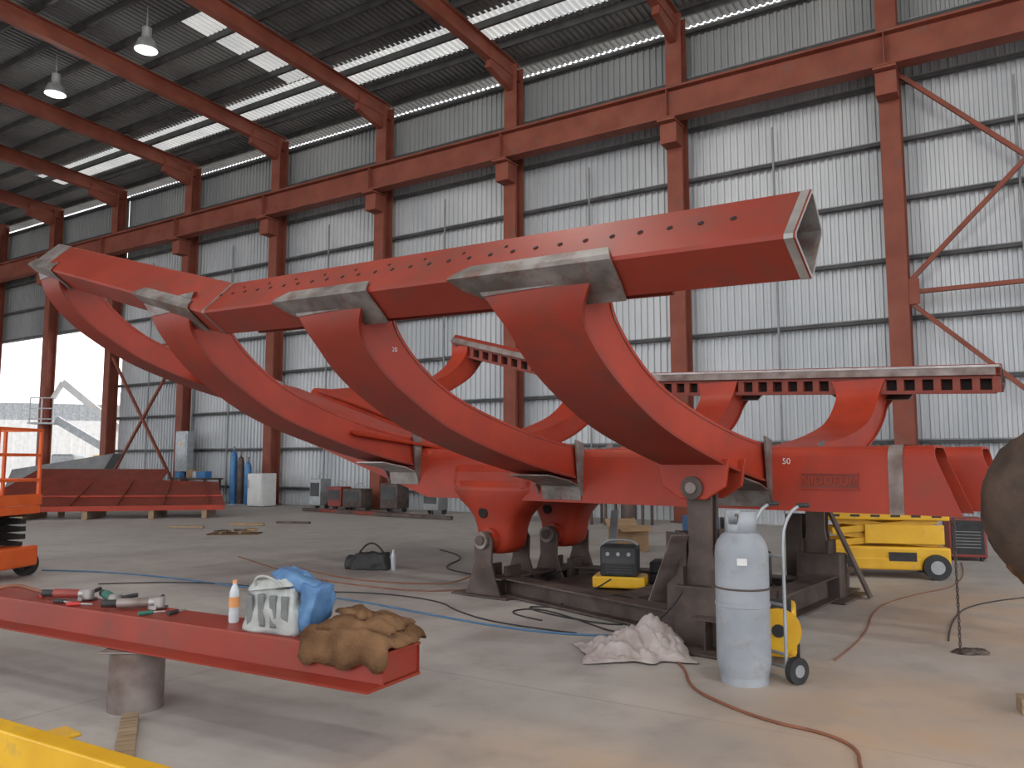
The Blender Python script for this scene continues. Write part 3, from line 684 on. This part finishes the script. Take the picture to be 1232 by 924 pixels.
def scissor(name,loc,rz,m,L,D,h0,levels,cage):
    s=grp(name,loc,rz)
    box('chassis',m,(L,D,.28),(0,0,.29),s,bevel=.03); box('chassis_skirt',m,(L*.55,D+.03,.16),(0,0,.2),s,bevel=.02)
    for a in (-1,1):
        for b_ in (-1,1):
            cyl('wheel_%d_%d'%(a>0,b_>0),BLK,.17,.11,(a*L*.38,b_*(D/2+.02),.17),s,(90,0,0)); cyl('rim_%d_%d'%(a>0,b_>0),GAL,.09,.12,(a*L*.38,b_*(D/2+.025),.17),s,(90,0,0))
    z=.45; dzz=h0/levels
    for i in range(levels):
        for b_ in (-1,1):
            bar('arm_a_%d_%d'%(i,b_>0),m if cage==0 else BLK,(-L*.42,b_*D*.36,z),(L*.42,b_*D*.36,z+dzz),.05,.09 if cage==0 else .07,s)
            bar('arm_b_%d_%d'%(i,b_>0),m if cage==0 else BLK,(-L*.42,b_*D*.30,z+dzz),(L*.42,b_*D*.30,z),.05,.09 if cage==0 else .07,s)
        rod('pin_%d'%i,GAL,(0,-D*.4,z+dzz/2),(0,D*.4,z+dzz/2),.03,s); z+=dzz
    box('platform',m,(L,D,.12),(0,0,z+.06),s,bevel=.02); zt=z+.12
    if cage:
        for zz in (.35,.7,1.05):
            for b_ in (-1,1): bar('rail_l_%d_%d'%(zz*100,b_>0),m,(-L/2+.03,b_*(D/2-.03),zt+zz),(L/2-.03,b_*(D/2-.03),zt+zz),.04,.04,s)
            for a in (-1,1): bar('rail_s_%d_%d'%(zz*100,a>0),m,(a*(L/2-.03),-D/2+.03,zt+zz),(a*(L/2-.03),D/2-.03,zt+zz),.04,.04,s)
        for a in (-1,-.33,.33,1):
            for b_ in (-1,1): bar('post_%d_%d'%(a*10+20,b_>0),m,(a*(L/2-.03),b_*(D/2-.03),zt),(a*(L/2-.03),b_*(D/2-.03),zt+1.07),.04,.04,s)
        box('toe_board',m,(L,.02,.15),(0,-D/2,zt+.08),s); box('toe_board_end',m,(.02,D,.15),(L/2,0,zt+.08),s)
        box('control_box',GIRG,(.2,.15,.25),(L/2-.35,-D/2-.05,zt+.8),s); box('sign',REDP,(.25,.01,.25),(L/2-.2,-D/2-.02,zt+.05),s); box('sign_white',WHT,(.2,.012,.1),(L/2-.2,-D/2-.022,zt+.05),s)
    else:
        box('fold_rail',m,(L*.98,.04,.06),(0,-D/2,zt+.03),s)
        for b_ in (-1,1): box('fold_guard_%d'%(b_>0),m,(L*.62,.03,.26),(.24,b_*D*.44,.60),s)
        box('decal',BLK,(.35,.01,.12),(.2,-D/2-.018,.30),s,bevel=0)
        for i in range(6): box('slot_%d'%i,BLK,(.12,.01,.03),(-L*.4+i*L*.16,-D/2-.004,z+.06),s,bevel=0)
    return s
scissor('scissor_lift',(5.25,11.5,0),-14,YEL,1.62,.75,.34,2,0)
scissor('orange_scissor_lift',(-7.60,11.1,0),-8,ORG,1.75,.85,.42,4,1)
ew=grp('engine_welder',(7.45,13.3,0),-20); box('case',REDB,(.55,.6,.62),(0,0,.37),ew,bevel=.02); box('panel',BLK,(.47,.01,.54),(0,-.305,.38),ew)
for i in range(6): box('vent_%d'%i,GIRG,(.36,.012,.012),(0,-.312,.22+i*.05),ew,bevel=0)
for s in (-1,1): cyl('wheel_%d'%(s>0),BLK,.08,.05,(s*.28,.1,.08),ew,(0,90,0)); cyl('foot_%d'%(s>0),BLK,.03,.07,(s*.2,-.22,.035),ew)
ch=grp('lifting_chain',(3.76,6.86,0),0)
for i in range(34):
    a=i%2*90; z=1.10-i*.032
    pts=[(.010*math.cos(t),0,.024*math.sin(t)) for t in [k*math.pi/4 for k in range(8)]]
    R_=Matrix.Rotation(math.radians(a),3,'Z'); pts=[R_@Vector(p)+Vector((0,0,z)) for p in pts]
    tube('link_%d'%i,DSTL,pts,.0045,ch,True)
heap('chain_pile',DSTL,(.26,.16,.035),(.08,0,0),ch,4,.5)
cm=grp('canvas_covered_machine',(3.50,5.0,0),0)
heap('canvas_cover',BRND,(1.0,1.0,.58),(0,0,1.32),cm,11,.12,flat=False,freq=1.3)
heap('lower_cover',BRN,(.86,.8,.30),(.02,0,1.05),cm,5,.15,flat=False)
cyl('pedestal',DSTL,.12,.8,(.22,.1,.45),cm); box('foot',DSTL,(.4,.5,.05),(.32,.1,.025),cm)
box('timber_block',WOOD,(.36,.16,.10),(3.42,5.22,.05),None,rot=(0,0,-20))
# ------------------------------------------------------------ background items along the wall
def wl(x,y,z=0):
    a=math.radians(WA); return (WO[0]+x*math.cos(a)-y*math.sin(a),WO[1]+x*math.sin(a)+y*math.cos(a),z)
ch_=grp('chute_panel',(-11.1,23.3,0),13)
o=plate('plate',RED2,[(-3.0,-1.0,.34),(2.75,-1.0,.34),(2.3,.9,.95),(-2.5,.9,1.12)],.05,ch_)
for i in range(5):
    x=-2.5+i*1.2; bar('stiffener_%d'%i,RED2,(x,-1.0,.37),(x*.87,.88,1.06-.02*i),.04,.08,ch_,0)
bar('front_lip',RED,(-3.0,-1.02,.30),(2.75,-1.02,.30),.03,.14,ch_)
bar('fold_line',RED,(-2.8,-.3,.62),(2.6,-.3,.60),.05,.05,ch_)
for x in (-2.5,-.9,.8,2.2): box('timber_%d'%int(x*10+30),WOOD,(.14,2.0,.24),(x,0,.12),ch_)
for x in (-2.0,2.0): box('prop_%d'%(x>0),WOOD,(.15,.15,.7),(x,.8,.35),ch_)
ch2=grp('chute_panel',(-14.9,28.0,0),-10)
o=plate('plate',RED2,[(-3,-.9,.35),(3,-.9,.35),(2.6,.9,1.3),(-2.6,.9,1.3)],.06,ch2)
for x in (-2,0,2): box('timber_%d'%(x+2),WOOD,(.14,1.9,.26),(x,0,.13),ch2)
fr=grp('white_cabinet',wl(-20.7,-1.0),WA); box('body',WHT,(.75,.65,1.15),(0,0,.60),fr,bevel=.02); box('door',WHT,(.70,.03,1.05),(0,-.34,.62),fr,bevel=.01); box('handle',GAL,(.03,.03,.3),(-.28,-.37,.8),fr); box('plinth',BLK,(.7,.6,.05),(0,0,.025),fr)
es=grp('electrical_switchboard',wl(-26.0,-.45),WA); box('cabinet',GAL,(.75,.3,1.6),(0,0,2.0),es,bevel=.01); box('door',GAL,(.6,.02,1.4),(0,-.16,2.0),es); box('leg_l',GAL,(.06,.06,1.2),(-.25,0,.6),es); box('leg_r',GAL,(.06,.06,1.2),(.25,0,.6),es); box('warning_label',YEL,(.12,.005,.10),(0,-.173,2.3),es,bevel=0); box('conduit',GIRG,(.06,.06,2.4),(.3,.05,3.9),es)
for i,(x,m_) in enumerate(((-21.6,BLUE),(-22.0,DSTL),(-22.4,BLUE))):
    g=grp('gas_bottle',wl(x,-.9)); lathe('body',m_,[(.12,0),(.125,.02),(.125,1.35+.2*i),(.09,1.52+.2*i),(.03,1.58+.2*i),(.03,1.7+.2*i)],(0,0,0),g,n=24); cyl('valve',RAW,.04,.12,(0,0,1.7+.2*i),g)
    box('rack',GAL,(.3,.3,.04),(0,0,.02),g)
tbn=grp('work_bench',wl(-24.2,-1.2),WA); box('top',DSTL,(2.2,.8,.06),(0,0,.95),tbn)
for x in (-1,1):
    for y in (-.33,.33): box('leg_%d_%d'%(x>0,y>0),DSTL,(.07,.07,.92),(x,y,.46),tbn)
box('shelf',DSTL,(2.0,.7,.04),(0,0,.4),tbn); box('vise',BLUE,(.3,.2,.22),(-.7,-.2,1.09),tbn); box('toolbox',BLUE,(.5,.3,.25),(.5,0,1.1),tbn); box('bin',DSTL,(.6,.4,.3),(.2,0,.57),tbn); cyl('drum_tin',GAL,.12,.25,(0,0,1.1),tbn); box('rag_box',CARD,(.3,.3,.3),(-.3,.1,1.13),tbn)
for i,(x,y,m_,sz_) in enumerate(((-16.9,-1.0,REDB,(.6,.5,.65)),(-17.9,-.9,GAL,(.5,.5,.9)),(-16.0,-1.1,DSTL,(.8,.55,.6)),(-14.6,-.9,DSTL,(.7,.6,.8)),(-12.9,-1.0,GIRG,(.6,.5,.6)))):
    g=grp('mig_welder',wl(x,y),WA); box('case',m_,sz_,(0,0,sz_[2]/2+.12),g,bevel=.03); box('panel',GIRT,(sz_[0]*.8,.02,sz_[2]*.5),(0,-sz_[1]/2-.005,sz_[2]*.6+.12),g)
    for s in (-1,1): cyl('wheel_%d'%(s>0),BLK,.1,.05,(s*sz_[0]*.45,.1,.10),g,(0,90,0))
    cyl('foot',BLK,.04,.12,(0,-.15,.06),g)
    tube('handle',GAL,[(-.2,.1,sz_[2]+.1),(-.2,.1,sz_[2]+.3),(.2,.1,sz_[2]+.3),(.2,.1,sz_[2]+.1)],.015,g)
for i in range(5):
    bar('steel_section',RED2 if i%2 else DSTL,wl(-17.5+i*.9,-2.0-.15*i,.06),wl(-14.6+i*.9,-2.1-.15*i,.06),.12,.10)
for i,x in enumerate((-9.0,-7.6,-6.2)):
    g=grp('storage_bench',wl(x,-1.7),WA); box('top',DSTL,(1.2,.7,.06),(0,0,.9),g)
    for a in (-.5,.5):
        for b_ in (-.3,.3): box('leg_%d_%d'%(a>0,b_>0),DSTL,(.06,.06,.87),(a,b_,.435),g)
    box('item_a',(BLUE,REDB,YEL)[i],(.4,.3,.35),(-.3,0,1.105),g,bevel=.03); box('item_b',BLK,(.4,.4,.4),(.3,0,1.13),g,bevel=.03); cyl('drum',(GAL,BLUE,DSTL)[i],.2,.5,(0,0,.4),g)
mt=grp('scrap_mat',(-6.15,17.9,0),5); box('mat',BRN,(1.1,.5,.02),(0,0,.01),mt); 
for i in range(8): box('offcut_%d'%i,(WOOD,DSTL,CARD)[i%3],(.3,.08,.05),(random.uniform(-.4,.4),random.uniform(-.15,.15),.05+.02*(i%3)),mt,rot=(0,0,random.uniform(0,180)))
for i,p in enumerate(((-6.6,20.3),(-5.6,20.9),(-7.8,19.5))):
    bar('timber_offcut',(CARD,DSTL,WOOD)[i],(p[0]-.5,p[1],.03),(p[0]+.4,p[1]-.15,.03),.1,.05)
bl=grp('boom_lift',(-20.3,38.5,0),10)
box('chassis',GAL,(3.0,1.6,.6),(0,0,.75),bl,bevel=.08); box('engine_cover',YEL,(1.4,1.5,.9),(1.0,0,1.45),bl,bevel=.1); box('counterweight',GAL,(1,1.5,.9),(-1,0,1.5),bl,bevel=.1)
for a in (-1,1):
    for b_ in (-1,1): cyl('wheel_%d_%d'%(a>0,b_>0),BLK,.5,.35,(a*1.1,b_*.85,.5),bl,(90,0,0)); cyl('rim_%d_%d'%(a>0,b_>0),WHT,.25,.37,(a*1.1,b_*.85,.5),bl,(90,0,0))
bar('lower_boom',GAL,(1.2,0,1.9),(-1.6,0,3.6),.3,.35,bl); bar('upper_boom',WHT,(-1.4,0,5.4),(1.6,0,2.9),.28,.32,bl); bar('jib',WHT,(-1.4,0,5.4),(-1.8,0,4.6),.2,.2,bl)
for zz in (3.6,4.1,4.6): bar('basket_rail_%d'%(zz*10),GAL,(-2.6,-.5,zz),(-1.6,-.5,zz),.05,.05,bl)
for xx in (-2.6,-2.1,-1.6): bar('basket_post_%d'%(-xx*10),GAL,(xx,-.5,3.4),(xx,-.5,4.6),.05,.05,bl)
box('basket_floor',GAL,(1.1,1,.08),(-2.1,-.1,3.4),bl)
bk=grp('skip_bin',(-17.6,30.8,0),15); plate('side',GIRG,[(-1.6,-.7,.1),(1.2,-.7,.1),(2.2,-.8,1.9),(-1.2,-.8,1.3)],.06,bk); plate('back',GIRG,[(-1.6,.7,.1),(1.2,.7,.1),(2.2,.8,1.9),(-1.2,.8,1.3)],.06,bk); plate('floor_plate',GIRG,[(-1.6,-.7,.1),(1.2,-.7,.1),(1.2,.7,.1),(-1.6,.7,.1)],.06,bk); plate('end',GIRG,[(1.2,-.7,.1),(2.2,-.8,1.9),(2.2,.8,1.9),(1.2,.7,.1)],.06,bk)
ob=grp('neighbour_shed',(-50,62,0),20)
corr_wall('cladding',-25,25,0,5.0,0,WHT,ob,.6,.06); corr_wall('roof',-25,25,5.0,6.4,0,GAL,ob,.6,.06)

# ------------------------------------------------------------ light
w=bpy.data.worlds.new('world'); S.world=w; w.use_nodes=True
bg=w.node_tree.nodes['Background']; bg.inputs['Color'].default_value=(.94,.96,1,1); bg.inputs['Strength'].default_value=2.35
sun=bpy.data.lights.new('sun','SUN'); sun.energy=1.8; sun.angle=.05; sun.color=(1,.93,.82)
so=bpy.data.objects.new('sun',sun); col.objects.link(so)
so.rotation_euler=Vector((.45,.70,.85)).to_track_quat('Z','Y').to_euler()
S.view_settings.view_transform='Standard'
S.view_settings.exposure=0.0
